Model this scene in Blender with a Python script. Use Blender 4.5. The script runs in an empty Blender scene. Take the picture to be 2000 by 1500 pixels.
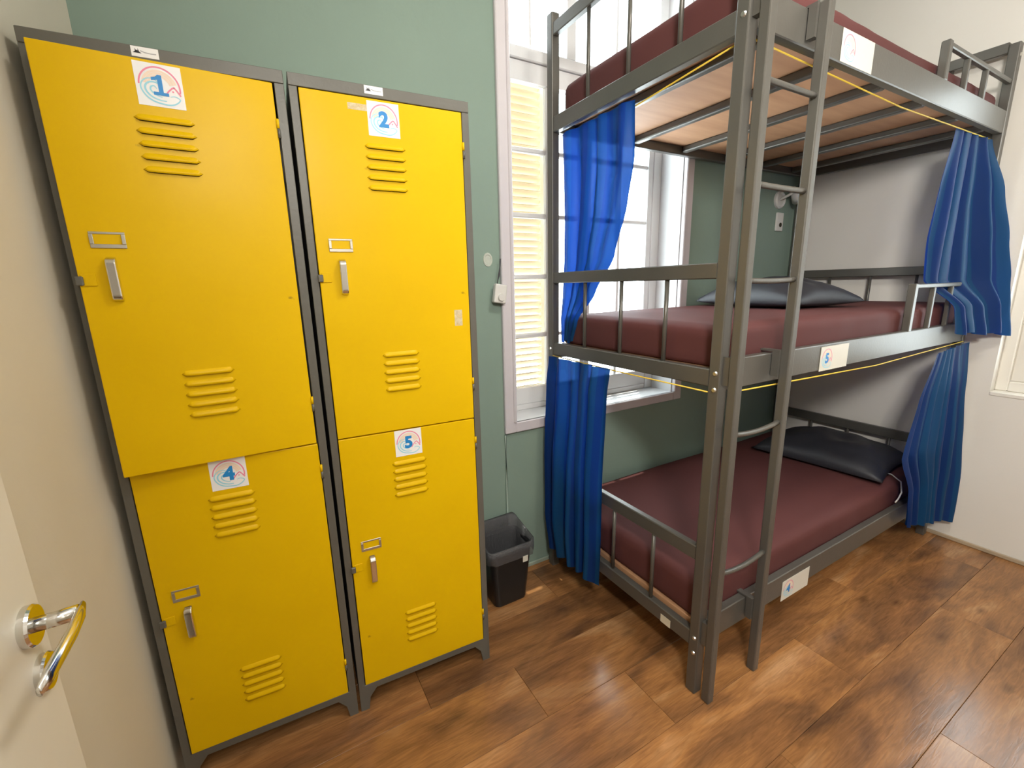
import bpy, bmesh, math, random
from mathutils import Vector, Matrix, noise
random.seed(7)
SC = bpy.context.scene
COL = SC.collection
R = math.radians

# ------------------------------------------------------------------ camera
FPX = 864.73
cam_d = bpy.data.cameras.new('camera'); cam = bpy.data.objects.new('camera', cam_d); COL.objects.link(cam)
cam_d.sensor_fit = 'HORIZONTAL'; cam_d.sensor_width = 36.0; cam_d.lens = FPX / 2000 * 36.0
cam_d.clip_start = 0.02; cam_d.clip_end = 60
def cam_matrix(x, y, z, yaw, pitch, roll):
    ya, pi_, ro = R(yaw), R(pitch), R(roll)
    fwd = Vector((math.sin(ya)*math.cos(pi_), math.cos(ya)*math.cos(pi_), math.sin(pi_)))
    right = Vector((math.cos(ya), -math.sin(ya), 0)); up = right.cross(fwd)
    r2 = right*math.cos(ro) + up*math.sin(ro); u2 = up*math.cos(ro) - right*math.sin(ro)
    m = Matrix((r2, u2, -fwd)).transposed().to_4x4(); m.translation = (x, y, z)
    return m
cam.matrix_world = cam_matrix(0.348, -1.376, 1.419, 29.558, -12.555, -1.298)
SC.camera = cam

# ------------------------------------------------------------------ world, sun, added fill lamps, exposure
w = bpy.data.worlds.new('sky'); SC.world = w; w.use_nodes = True
bg = w.node_tree.nodes['Background']; bg.inputs[0].default_value = (0.86, 0.94, 1.0, 1); bg.inputs[1].default_value = 8.0
sun_d = bpy.data.lights.new('sun', 'SUN'); sun_d.energy = 10.0; sun_d.angle = R(0.6); sun_d.color = (1, 0.95, 0.86)
sun = bpy.data.objects.new('sun', sun_d); COL.objects.link(sun)
sun.rotation_euler = Vector((-0.20, -0.27, -1.70)).to_track_quat('-Z', 'Y').to_euler()
def area(name, loc, sx, sy, watt, col, rot=(0, 0, 0)):
    d = bpy.data.lights.new(name, 'AREA'); d.shape = 'RECTANGLE'; d.size = sx; d.size_y = sy; d.energy = watt; d.color = col
    o = bpy.data.objects.new(name, d); COL.objects.link(o); o.location = loc; o.rotation_euler = rot
    return o
CEIL = 3.05
area('ceiling_fill_light', (1.50, -1.20, CEIL-0.115), 0.34, 0.34, 14, (1.0, 0.95, 0.86))  # fill added above the view to brighten the lockers
area('hall_fill_light', (0.30, -1.95, 2.25), 0.30, 0.42, 37, (1.0, 0.97, 0.92), Vector((1.0, 0.19, -0.08)).to_track_quat('-Z', 'Z').to_euler())  # main fill, added behind the camera and aimed towards the white wall
SC.view_settings.view_transform = 'Standard'; SC.view_settings.look = 'None'
SC.view_settings.exposure = 0.65; SC.view_settings.gamma = 1.0; SC.view_settings.use_curve_mapping = False

# ------------------------------------------------------------------ materials
MATS = {}
def nodes_of(m):
    m.use_nodes = True
    return m.node_tree.nodes, m.node_tree.links, m.node_tree.nodes['Principled BSDF']
def M(name, rgb, rough=0.5, metal=0.0, var=0.06, scale=6.0, bump=0.0, bscale=60.0, coat=0.0, spec=0.5):
    if name in MATS: return MATS[name]
    m = bpy.data.materials.new(name); n, l, b = nodes_of(m)
    tc = n.new('ShaderNodeTexCoord'); nz = n.new('ShaderNodeTexNoise'); nz.inputs['Scale'].default_value = scale; nz.inputs['Detail'].default_value = 4
    l.new(tc.outputs['Object'], nz.inputs['Vector'])
    mx = n.new('ShaderNodeMix'); mx.data_type = 'RGBA'
    mx.inputs[6].default_value = tuple(c*(1-var) for c in rgb)+(1,); mx.inputs[7].default_value = tuple(min(1, c*(1+var)) for c in rgb)+(1,)
    l.new(nz.outputs['Fac'], mx.inputs[0]); l.new(mx.outputs[2], b.inputs['Base Color'])
    b.inputs['Roughness'].default_value = rough; b.inputs['Metallic'].default_value = metal
    b.inputs['Coat Weight'].default_value = coat; b.inputs['Coat Roughness'].default_value = 0.12
    b.inputs['Specular IOR Level'].default_value = spec
    if bump:
        bn = n.new('ShaderNodeTexNoise'); bn.inputs['Scale'].default_value = bscale; bn.inputs['Detail'].default_value = 3
        l.new(tc.outputs['Object'], bn.inputs['Vector'])
        bp = n.new('ShaderNodeBump'); bp.inputs['Strength'].default_value = bump; bp.inputs['Distance'].default_value = 0.01
        l.new(bn.outputs['Fac'], bp.inputs['Height']); l.new(bp.outputs['Normal'], b.inputs['Normal'])
    MATS[name] = m
    return m
def wall_paint(name, rgb, dirt):
    m = bpy.data.materials.new(name); n, l, b = nodes_of(m)
    geo = n.new('ShaderNodeNewGeometry'); a = n.new('ShaderNodeTexNoise'); a.inputs['Scale'].default_value = 1.3; a.inputs['Detail'].default_value = 5
    l.new(geo.outputs['Position'], a.inputs['Vector'])
    cr = n.new('ShaderNodeValToRGB'); cr.color_ramp.elements[0].position = 0.30; cr.color_ramp.elements[1].position = 0.62
    cr.color_ramp.elements[0].color = tuple(dirt)+(1,); cr.color_ramp.elements[1].color = tuple(rgb)+(1,)
    l.new(a.outputs['Fac'], cr.inputs[0]); l.new(cr.outputs[0], b.inputs['Base Color'])
    b.inputs['Roughness'].default_value = 0.62; b.inputs['Specular IOR Level'].default_value = 0.3
    f = n.new('ShaderNodeTexNoise'); f.inputs['Scale'].default_value = 22; f.inputs['Detail'].default_value = 4
    l.new(geo.outputs['Position'], f.inputs['Vector'])
    bp = n.new('ShaderNodeBump'); bp.inputs['Strength'].default_value = 0.12; bp.inputs['Distance'].default_value = 0.01
    l.new(f.outputs['Fac'], bp.inputs['Height']); l.new(bp.outputs['Normal'], b.inputs['Normal'])
    MATS[name] = m
    return m
GREEN = wall_paint('green_wall_paint', (0.235, 0.318, 0.262), (0.218, 0.296, 0.248))
WHITE = wall_paint('white_wall_paint', (0.74, 0.71, 0.655), (0.70, 0.665, 0.60))
CEILM = M('ceiling_paint', (0.80, 0.78, 0.74), 0.7, var=0.02)
TRIM = M('window_white_paint', (0.66, 0.66, 0.66), 0.4, var=0.04, bump=0.1, bscale=30)
CASE = M('casing_paint', (0.60, 0.565, 0.585), 0.42, var=0.05, bump=0.12, bscale=25)
DOORP = M('room_door_paint', (0.66, 0.62, 0.52), 0.42, var=0.03, bump=0.05, bscale=15)
STEEL = M('bed_grey_enamel', (0.118, 0.112, 0.098), 0.34, metal=0.35, var=0.10, scale=9, bump=0.04, bscale=120)
LGREY = M('locker_grey_enamel', (0.118, 0.114, 0.097), 0.42, metal=0.1, var=0.10, scale=7, bump=0.05, bscale=90)
DARK = M('dark_slot', (0.02, 0.016, 0.006), 0.8)
CHROME = M('chrome', (0.72, 0.71, 0.68), 0.14, metal=1.0, var=0.03)
ALU = M('dull_aluminium', (0.55, 0.52, 0.46), 0.32, metal=0.9, var=0.08, scale=40)
BOLTM = M('bolt_zinc', (0.55, 0.54, 0.5), 0.3, metal=0.9)
PAPER = M('sticker_paper', (0.83, 0.83, 0.84), 0.45, var=0.02)
CARD = M('sign_card', (0.66, 0.64, 0.56), 0.42, var=0.06, scale=12)
PINK = M('print_pink', (0.80, 0.24, 0.36), 0.5, var=0.03)
PEACH = M('print_peach', (0.85, 0.68, 0.55), 0.5, var=0.03)
SKYB = M('print_light_blue', (0.32, 0.66, 0.80), 0.5, var=0.03)
BLUE = M('print_blue', (0.012, 0.23, 0.60), 0.45, var=0.03)
INK = M('print_ink', (0.05, 0.05, 0.06), 0.6)
GREYINK = M('print_grey', (0.42, 0.42, 0.44), 0.6)
SHEET = M('maroon_sheet', (0.105, 0.036, 0.034), 0.75, var=0.10, scale=3, bump=0.08, bscale=9, spec=0.2)
PILLOWM = M('black_pillow_fabric', (0.022, 0.023, 0.029), 0.52, var=0.15, scale=5, bump=0.25, bscale=10)
PLASTB = M('black_plastic', (0.012, 0.013, 0.014), 0.32, var=0.1)
PLASTW = M('white_plastic', (0.66, 0.65, 0.61), 0.35, var=0.03)
STRINGM = M('yellow_cord', (0.72, 0.50, 0.05), 0.6, var=0.1, scale=60)
SHUT = M('cream_shutter_paint', (0.74, 0.60, 0.40), 0.5, var=0.08, scale=8)
BASEM = M('baseboard_beige', (0.40, 0.31, 0.21), 0.5, var=0.15)
def yellow_mat():
    m = bpy.data.materials.new('locker_yellow_enamel'); n, l, b = nodes_of(m)
    tc = n.new('ShaderNodeTexCoord'); a = n.new('ShaderNodeTexNoise'); a.inputs['Scale'].default_value = 3.0; a.inputs['Detail'].default_value = 5
    l.new(tc.outputs['Object'], a.inputs['Vector'])
    cr = n.new('ShaderNodeValToRGB'); cr.color_ramp.elements[0].position = 0.25; cr.color_ramp.elements[1].position = 0.8
    cr.color_ramp.elements[0].color = (0.71, 0.44, 0.0015, 1); cr.color_ramp.elements[1].color = (0.76, 0.485, 0.002, 1)
    l.new(a.outputs['Fac'], cr.inputs[0])
    # small dark scuffs
    s = n.new('ShaderNodeTexNoise'); s.inputs['Scale'].default_value = 26; s.inputs['Detail'].default_value = 6
    l.new(tc.outputs['Object'], s.inputs['Vector'])
    c2 = n.new('ShaderNodeValToRGB'); c2.color_ramp.elements[0].position = 0.735; c2.color_ramp.elements[1].position = 0.80
    l.new(s.outputs['Fac'], c2.inputs[0])
    mx = n.new('ShaderNodeMix'); mx.data_type = 'RGBA'; mx.inputs[7].default_value = (0.33, 0.19, 0.01, 1)
    l.new(c2.outputs[0], mx.inputs[0]); l.new(cr.outputs[0], mx.inputs[6]); l.new(mx.outputs[2], b.inputs['Base Color'])
    b.inputs['Roughness'].default_value = 0.34; b.inputs['Specular IOR Level'].default_value = 0.15
    wv = n.new('ShaderNodeTexNoise'); wv.inputs['Scale'].default_value = 4.5; wv.inputs['Detail'].default_value = 1
    l.new(tc.outputs['Object'], wv.inputs['Vector'])
    bp = n.new('ShaderNodeBump'); bp.inputs['Strength'].default_value = 0.18; bp.inputs['Distance'].default_value = 0.02
    l.new(wv.outputs['Fac'], bp.inputs['Height']); l.new(bp.outputs['Normal'], b.inputs['Normal'])
    return m
YEL = yellow_mat()
def plank_mat():
    m = bpy.data.materials.new('laminate_wood'); n, l, b = nodes_of(m)
    geo = n.new('ShaderNodeNewGeometry'); oi = n.new('ShaderNodeObjectInfo')
    off = n.new('ShaderNodeVectorMath'); off.operation = 'MULTIPLY_ADD'
    cmb = n.new('ShaderNodeCombineXYZ')
    for i in range(3): l.new(oi.outputs['Random'], cmb.inputs[i])
    l.new(cmb.outputs[0], off.inputs[0]); off.inputs[1].default_value = (37, 23, 11); l.new(geo.outputs['Position'], off.inputs[2])
    def mapped(sc):
        mp = n.new('ShaderNodeMapping'); mp.inputs['Scale'].default_value = sc; l.new(off.outputs[0], mp.inputs['Vector']); return mp
    big = n.new('ShaderNodeTexNoise'); big.inputs['Scale'].default_value = 1.0; big.inputs['Detail'].default_value = 3; big.inputs['Distortion'].default_value = 0.8
    l.new(mapped((2.2, 7.0, 1)).outputs[0], big.inputs['Vector'])
    cr = n.new('ShaderNodeValToRGB'); e = cr.color_ramp.elements
    e[0].position = 0.28; e[0].color = (0.135, 0.066, 0.030, 1); e[1].position = 0.76; e[1].color = (0.47, 0.255, 0.115, 1)
    x = e.new(0.43); x.color = (0.245, 0.112, 0.042, 1); x = e.new(0.56); x.color = (0.345, 0.158, 0.055, 1)
    l.new(big.outputs['Fac'], cr.inputs[0])
    gr = n.new('ShaderNodeTexNoise'); gr.inputs['Scale'].default_value = 1.0; gr.inputs['Detail'].default_value = 6; gr.inputs['Distortion'].default_value = 1.5
    l.new(mapped((9, 95, 1)).outputs[0], gr.inputs['Vector'])
    g2 = n.new('ShaderNodeMapRange'); g2.inputs[1].default_value = 0.3; g2.inputs[2].default_value = 0.7; g2.inputs[3].default_value = 0.74; g2.inputs[4].default_value = 1.16
    l.new(gr.outputs['Fac'], g2.inputs[0])
    kn = n.new('ShaderNodeTexVoronoi'); kn.inputs['Scale'].default_value = 1.0; kn.inputs['Randomness'].default_value = 1.0
    l.new(mapped((3.4, 7.5, 1)).outputs[0], kn.inputs['Vector'])
    k2 = n.new('ShaderNodeMapRange'); k2.inputs[1].default_value = 0.02; k2.inputs[2].default_value = 0.16; k2.inputs[3].default_value = 0.55; k2.inputs[4].default_value = 1.0
    l.new(kn.outputs['Distance'], k2.inputs[0])
    pr = n.new('ShaderNodeMapRange'); pr.inputs[3].default_value = 0.82; pr.inputs[4].default_value = 1.22
    l.new(oi.outputs['Random'], pr.inputs[0])
    m1 = n.new('ShaderNodeMath'); m1.operation = 'MULTIPLY'; l.new(g2.outputs[0], m1.inputs[0]); l.new(k2.outputs[0], m1.inputs[1])
    m2 = n.new('ShaderNodeMath'); m2.operation = 'MULTIPLY'; l.new(m1.outputs[0], m2.inputs[0]); l.new(pr.outputs[0], m2.inputs[1])
    hs = n.new('ShaderNodeVectorMath'); hs.operation = 'SCALE'; l.new(cr.outputs[0], hs.inputs[0]); l.new(m2.outputs[0], hs.inputs['Scale'])
    l.new(hs.outputs[0], b.inputs['Base Color'])
    b.inputs['Roughness'].default_value = 0.22; b.inputs['Specular IOR Level'].default_value = 0.5
    bp = n.new('ShaderNodeBump'); bp.inputs['Strength'].default_value = 0.06; bp.inputs['Distance'].default_value = 0.004
    l.new(gr.outputs['Fac'], bp.inputs['Height']); l.new(bp.outputs['Normal'], b.inputs['Normal'])
    return m
WOOD = plank_mat()
def plywood_mat():
    m = bpy.data.materials.new('plywood'); n, l, b = nodes_of(m)
    tc = n.new('ShaderNodeTexCoord'); mp = n.new('ShaderNodeMapping'); mp.inputs['Scale'].default_value = (2, 14, 2); l.new(tc.outputs['Object'], mp.inputs['Vector'])
    a = n.new('ShaderNodeTexNoise'); a.inputs['Scale'].default_value = 1.4; a.inputs['Detail'].default_value = 6; l.new(mp.outputs[0], a.inputs['Vector'])
    cr = n.new('ShaderNodeValToRGB'); cr.color_ramp.elements[0].position = 0.3; cr.color_ramp.elements[1].position = 0.72
    cr.color_ramp.elements[0].color = (0.42, 0.22, 0.115, 1); cr.color_ramp.elements[1].color = (0.53, 0.295, 0.16, 1)
    l.new(a.outputs['Fac'], cr.inputs[0]); l.new(cr.outputs[0], b.inputs['Base Color']); b.inputs['Roughness'].default_value = 0.6
    return m
PLY = plywood_mat()
def glass_mat():
    m = bpy.data.materials.new('window_glass'); m.use_nodes = True; n, l = m.node_tree.nodes, m.node_tree.links; n.clear()
    o = n.new('ShaderNodeOutputMaterial'); t = n.new('ShaderNodeBsdfTransparent'); g = n.new('ShaderNodeBsdfGlossy'); mx = n.new('ShaderNodeMixShader'); lw = n.new('ShaderNodeLayerWeight')
    pw = n.new('ShaderNodeMath'); pw.operation = 'POWER'; pw.inputs[1].default_value = 5; fr = n.new('ShaderNodeMath'); fr.operation = 'MULTIPLY_ADD'; fr.inputs[1].default_value = 0.7; fr.inputs[2].default_value = 0.035
    lw.inputs['Blend'].default_value = 0.5; l.new(lw.outputs['Facing'], pw.inputs[0]); l.new(pw.outputs[0], fr.inputs[0])
    nz = n.new('ShaderNodeTexNoise'); nz.inputs['Scale'].default_value = 30; bp = n.new('ShaderNodeBump'); bp.inputs['Strength'].default_value = 0.05
    l.new(nz.outputs['Fac'], bp.inputs['Height']); l.new(bp.outputs['Normal'], g.inputs['Normal'])
    t.inputs[0].default_value = (0.95, 0.97, 0.96, 1); g.inputs['Roughness'].default_value = 0.05
    l.new(fr.outputs[0], mx.inputs[0]); l.new(t.outputs[0], mx.inputs[1]); l.new(g.outputs[0], mx.inputs[2]); l.new(mx.outputs[0], o.inputs[0])
    return m
GLASS = glass_mat()
def curtain_mat():
    m = bpy.data.materials.new('blue_curtain_cloth'); m.use_nodes = True; n, l = m.node_tree.nodes, m.node_tree.links; n.clear()
    o = n.new('ShaderNodeOutputMaterial'); uv = n.new('ShaderNodeUVMap'); uv.uv_map = 'UVMap'
    sp = n.new('ShaderNodeSeparateXYZ'); l.new(uv.outputs[0], sp.inputs[0])
    fr = n.new('ShaderNodeMath'); fr.operation = 'FRACT'; l.new(sp.outputs[0], fr.inputs[0])
    cr = n.new('ShaderNodeValToRGB'); e = cr.color_ramp.elements; cr.color_ramp.interpolation = 'CONSTANT'
    e[0].position = 0.0; e[0].color = (0.004, 0.034, 0.150, 1); e[1].position = 0.5; e[1].color = (0.006, 0.066, 0.170, 1)
    l.new(fr.outputs[0], cr.inputs[0])
    nz = n.new('ShaderNodeTexNoise'); nz.inputs['Scale'].default_value = 120; tc = n.new('ShaderNodeTexCoord'); l.new(tc.outputs['Object'], nz.inputs['Vector'])
    bp = n.new('ShaderNodeBump'); bp.inputs['Strength'].default_value = 0.05; bp.inputs['Distance'].default_value = 0.001; l.new(nz.outputs['Fac'], bp.inputs['Height'])
    p = n.new('ShaderNodeBsdfPrincipled'); l.new(cr.outputs[0], p.inputs['Base Color']); p.inputs['Roughness'].default_value = 0.5
    p.inputs['Specular IOR Level'].default_value = 0.25; l.new(bp.outputs['Normal'], p.inputs['Normal'])
    t = n.new('ShaderNodeBsdfTranslucent'); t.inputs[0].default_value = (0.005, 0.05, 0.40, 1)
    mx = n.new('ShaderNodeMixShader'); mx.inputs[0].default_value = 0.34
    l.new(p.outputs[0], mx.inputs[1]); l.new(t.outputs[0], mx.inputs[2])
    sh = n.new('ShaderNodeBsdfTransparent'); sh.inputs[0].default_value = (0.10, 0.30, 1.0, 1); m3 = n.new('ShaderNodeMixShader'); m3.inputs[0].default_value = 0.018
    l.new(mx.outputs[0], m3.inputs[1]); l.new(sh.outputs[0], m3.inputs[2]); l.new(m3.outputs[0], o.inputs[0])
    return m
CURT = curtain_mat()
def film_mat():
    m = bpy.data.materials.new('bin_liner_film'); m.use_nodes = True; n, l = m.node_tree.nodes, m.node_tree.links; n.clear()
    o = n.new('ShaderNodeOutputMaterial'); p = n.new('ShaderNodeBsdfPrincipled'); t = n.new('ShaderNodeBsdfTransparent'); mx = n.new('ShaderNodeMixShader')
    nz = n.new('ShaderNodeTexNoise'); nz.inputs['Scale'].default_value = 28; nz.inputs['Detail'].default_value = 3; bp = n.new('ShaderNodeBump'); bp.inputs['Strength'].default_value = 0.6; bp.inputs['Distance'].default_value = 0.01
    l.new(nz.outputs['Fac'], bp.inputs['Height']); l.new(bp.outputs['Normal'], p.inputs['Normal'])
    p.inputs['Base Color'].default_value = (0.09, 0.09, 0.094, 1); p.inputs['Roughness'].default_value = 0.25
    mx.inputs[0].default_value = 0.72; l.new(t.outputs[0], mx.inputs[1]); l.new(p.outputs[0], mx.inputs[2]); l.new(mx.outputs[0], o.inputs[0])
    return m
FILM = film_mat()
def tape_mat(name, rgb, fac):
    m = bpy.data.materials.new(name); m.use_nodes = True; n, l = m.node_tree.nodes, m.node_tree.links; n.clear()
    o = n.new('ShaderNodeOutputMaterial'); p = n.new('ShaderNodeBsdfPrincipled'); t = n.new('ShaderNodeBsdfTransparent'); mx = n.new('ShaderNodeMixShader')
    tc = n.new('ShaderNodeTexCoord'); nz = n.new('ShaderNodeTexNoise'); nz.inputs['Scale'].default_value = 60; nz.inputs['Detail'].default_value = 4
    l.new(tc.outputs['Object'], nz.inputs['Vector'])
    mr = n.new('ShaderNodeMapRange'); mr.inputs[1].default_value = 0.3; mr.inputs[2].default_value = 0.7; mr.inputs[3].default_value = fac*0.5; mr.inputs[4].default_value = fac*1.3
    l.new(nz.outputs['Fac'], mr.inputs[0]); l.new(mr.outputs[0], mx.inputs[0])
    p.inputs['Base Color'].default_value = rgb+(1,); p.inputs['Roughness'].default_value = 0.3
    l.new(t.outputs[0], mx.inputs[1]); l.new(p.outputs[0], mx.inputs[2]); l.new(mx.outputs[0], o.inputs[0])
    return m
TAPE = tape_mat('tape_residue', (0.8, 0.74, 0.55), 0.45)
def fill_glow_mat():
    m = bpy.data.materials.new('fill_glow'); n, l, b = nodes_of(m)
    b.inputs['Emission Color'].default_value = (1, 0.95, 0.86, 1); b.inputs['Emission Strength'].default_value = 4; b.inputs['Base Color'].default_value = (0.9, 0.9, 0.88, 1)
    return m
FILLM = fill_glow_mat()  # glow of the added fill fixtures only

# ------------------------------------------------------------------ mesh helpers
def box(bm, x0, x1, y0, y1, z0, z1, mi=0):
    v = [bm.verts.new(p) for p in ((x0,y0,z0),(x1,y0,z0),(x1,y1,z0),(x0,y1,z0),(x0,y0,z1),(x1,y0,z1),(x1,y1,z1),(x0,y1,z1))]
    fs = []
    for q in ((0,3,2,1),(4,5,6,7),(0,1,5,4),(1,2,6,5),(2,3,7,6),(3,0,4,7)):
        f = bm.faces.new([v[i] for i in q]); f.material_index = mi; fs.append(f)
    return v
def bev(bm, off, seg=2):
    bmesh.ops.bevel(bm, geom=list(bm.edges), offset=off, segments=seg, profile=0.5, affect='EDGES', clamp_overlap=True)
def mesh(name, bm, mats, smooth=False):
    bmesh.ops.recalc_face_normals(bm, faces=list(bm.faces))
    me = bpy.data.meshes.new(name); bm.to_mesh(me); bm.free()
    for m in (mats if isinstance(mats, (list, tuple)) else [mats]): me.materials.append(m)
    if smooth:
        for p in me.polygons: p.use_smooth = True
    return me
def link(name, data, parent=None, mtx=None):
    o = bpy.data.objects.new(name, data); COL.objects.link(o)
    if mtx is not None: o.matrix_basis = mtx
    if parent is not None: o.parent = parent
    return o
def tag(o, label=None, cat=None, group=None, kind=None):
    if label: o['label'] = label
    if cat: o['category'] = cat
    if group: o['group'] = group
    if kind: o['kind'] = kind
    return o
def empty(name, loc=(0, 0, 0), rz=0.0):
    o = bpy.data.objects.new(name, None); COL.objects.link(o); o.location = loc; o.rotation_euler = (0, 0, rz); o.empty_display_size = 0.1
    return o
def wpart(name, me, root, part=None):
    """part whose mesh is in world coordinates, under a root Empty that is only translated"""
    o = bpy.data.objects.new(name, me); COL.objects.link(o)
    if part is not None: o.parent = part
    else: o.parent = root; o.location = -Vector(root.location)
    return o
def bbox(name, root, b, mat, bevel=0.002, part=None, seg=1):
    bm = bmesh.new(); box(bm, *b)
    if bevel: bev(bm, bevel, seg)
    return wpart(name, mesh(name, bm, mat), root, part)
def tube_bm(bm, pts, r, seg=8, cap=True):
    pts = [Vector(p) for p in pts]; rings = []
    up = Vector((0, 0, 1))
    for i, p in enumerate(pts):
        d = (pts[min(i+1, len(pts)-1)] - pts[max(i-1, 0)]).normalized()
        a = d.cross(up)
        if a.length < 1e-3: a = d.cross(Vector((1, 0, 0)))
        a.normalize(); b = a.cross(d)
        rr = r[i] if isinstance(r, (list, tuple)) else r
        rings.append([bm.verts.new(p + (a*math.cos(t) + b*math.sin(t))*rr) for t in [2*math.pi*k/seg for k in range(seg)]])
    for i in range(len(rings)-1):
        for k in range(seg):
            bm.faces.new((rings[i][k], rings[i][(k+1) % seg], rings[i+1][(k+1) % seg], rings[i+1][k]))
    if cap:
        bm.faces.new(rings[0][::-1]); bm.faces.new(rings[-1])
def tube(name, pts, r, mat, seg=10):
    bm = bmesh.new(); tube_bm(bm, pts, r, seg)
    return mesh(name, bm, mat, True)
def prism(bm, outline, axis, a, b):
    """extrude a 2D outline; axis 'y': outline (x,z), 'x': outline (y,z), 'z': outline (x,y)"""
    def P(p, t):
        return {'y': (p[0], t, p[1]), 'x': (t, p[0], p[1]), 'z': (p[0], p[1], t)}[axis]
    v0 = [bm.verts.new(P(p, a)) for p in outline]; v1 = [bm.verts.new(P(p, b)) for p in outline]
    n = len(outline)
    bm.faces.new(v0); bm.faces.new(v1[::-1])
    for i in range(n): bm.faces.new((v0[i], v0[(i+1) % n], v1[(i+1) % n], v1[i]))
def loft(bm, rings, closed_bottom=False, closed_top=False):
    vs = [[bm.verts.new(p) for p in r] for r in rings]; n = len(vs[0])
    for i in range(len(vs)-1):
        for k in range(n): bm.faces.new((vs[i][k], vs[i][(k+1) % n], vs[i+1][(k+1) % n], vs[i+1][k]))
    if closed_bottom: bm.faces.new(vs[0][::-1])
    if closed_top: bm.faces.new(vs[-1])
def disc_bm(bm, r, z0, z1, seg=24, r1=None):
    r1 = r if r1 is None else r1
    loft(bm, [[(r*math.cos(2*math.pi*k/seg), r*math.sin(2*math.pi*k/seg), z0) for k in range(seg)],
              [(r1*math.cos(2*math.pi*k/seg), r1*math.sin(2*math.pi*k/seg), z1) for k in range(seg)]], True, True)

# ------------------------------------------------------------------ room dimensions (m)
YW = 0.36          # green wall
XR = 3.508         # white wall at the bed's far end
YF = -1.42         # wall with the doorway the camera stands in
WIN = (1.342, 2.407, 0.791, 2.86)      # opening x0,x1,z0,z1
TH = 0.24

# walls
bm = bmesh.new()
box(bm, -0.3, WIN[0], YW, YW+TH, 0, CEIL); box(bm, WIN[1], XR+TH, YW, YW+TH, 0, CEIL)
box(bm, WIN[0], WIN[1], YW, YW+TH, 0, WIN[2]-0.012); box(bm, WIN[0], WIN[1], YW, YW+TH, WIN[3], CEIL)
tag(link('wall_back', mesh('wall_back', bm, GREEN)), kind='structure', label='pale green painted wall behind the lockers and the bunk bed')
# left wall runs at a slight angle
bm = bmesh.new()
A, B = (0.022, YW), (-0.215, YF-0.05)
prism(bm, [A, (A[0]-0.25, A[1]), (B[0]-0.25, B[1]), B], 'z', 0, CEIL)
LEFTW = wall_paint('left_wall_paint', (0.66, 0.615, 0.50), (0.62, 0.575, 0.46))  # tone of this wall alone, warmer and darker than the white walls
tag(link('wall_left', mesh('wall_left', bm, LEFTW)), kind='structure', label='off-white wall beside the numbered yellow lockers')
W2 = (-1.30, -0.685, 0.845, 2.45)      # window in the white wall: y0,y1,z0,z1
bm = bmesh.new()
YB = -3.0
box(bm, XR, XR+TH, W2[1], YW, 0, CEIL); box(bm, XR, XR+TH, YB-0.12, W2[0], 0, CEIL)
box(bm, XR, XR+TH, W2[0], W2[1], 0, W2[2]-0.02); box(bm, XR, XR+TH, W2[0], W2[1], W2[3], CEIL)
tag(link('wall_right', mesh('wall_right', bm, WHITE)), kind='structure', label='white wall at the far end of the bunk bed')
DW = (-0.02, 0.86, 2.12); XP = 0.98
bm = bmesh.new()
box(bm, DW[1], XP, YB-0.12, -2.45, 0, CEIL)
box(bm, XP, XR, YB-0.12, YB, 0, CEIL)
tag(link('wall_front', mesh('wall_front', bm, WHITE)), kind='structure', label='white walls behind the photographer facing the lockers')
bm = bmesh.new(); box(bm, -0.65, XR+TH, YB-0.12, YW+TH, CEIL, CEIL+0.1)
tag(link('ceiling', mesh('ceiling', bm, CEILM)), kind='structure', label='plain white ceiling of the dormitory room')
# hallway outside the doorway
bm = bmesh.new()
box(bm, -0.7, -0.6, YB, YF-0.05, 0, CEIL); box(bm, -0.7, DW[1], YB-0.12, YB, 0, CEIL); box(bm, -0.6, -0.466, YF-0.05, YF+0.05, 0, CEIL)
tag(link('wall_hall', mesh('wall_hall', bm, WHITE)), kind='structure', label='white walls of the entrance behind the open door')

# floor: sub-floor with one object per plank
bm = bmesh.new(); box(bm, -0.65, XR+TH, YB-0.12, YW+TH, -0.06, -0.0075)
floor = tag(link('floor', mesh('floor', bm, DARK)), kind='structure', label='brown laminate plank floor under the bunk bed and lockers')
rows = [(0.32, YW, [0.4, 1.62, 2.84]), (0.09, 0.32, [0.18, 1.40, 2.62]), (-0.14, 0.09, [0.70, 1.92, 3.14]), (-0.37, -0.14, [-0.19, 1.03, 2.25, 3.40]),
        (-0.605, -0.37, [0.155, 1.375, 2.595]), (-0.835, -0.605, [-0.37, 0.85, 2.07, 3.29]), (-1.055, -0.835, [0.35, 1.57, 2.79]),
        (-1.285, -1.055, [-0.375, 0.845, 2.066, 3.28]), (-1.515, -1.285, [0.5, 1.72, 2.94])]
for k in range(7):
    rows.append((max(-1.745-0.23*k, YB), -1.515-0.23*k, [(0.1, -0.25, 0.62, 0.3)[k % 4]+1.22*j for j in range(3)]))
g = 0.0005
for y0, y1, js in rows:
    xs = [-0.55] + [j for j in js if -0.3 < j < XR-0.02] + [XR+0.02]
    for a, b in zip(xs[:-1], xs[1:]):
        bm = bmesh.new(); box(bm, a+g-(a+b)/2, b-g-(a+b)/2, y0+g-(y0+y1)/2, y1-g-(y0+y1)/2, -0.0075, 0)
        bmesh.ops.bevel(bm, geom=[e for e in bm.edges if all(v.co.z > -0.001 for v in e.verts)], offset=0.0009, segments=1, affect='EDGES')
        link('plank', mesh('plank', bm, WOOD), floor, Matrix.Translation(((a+b)/2, (y0+y1)/2, 0)))

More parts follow.
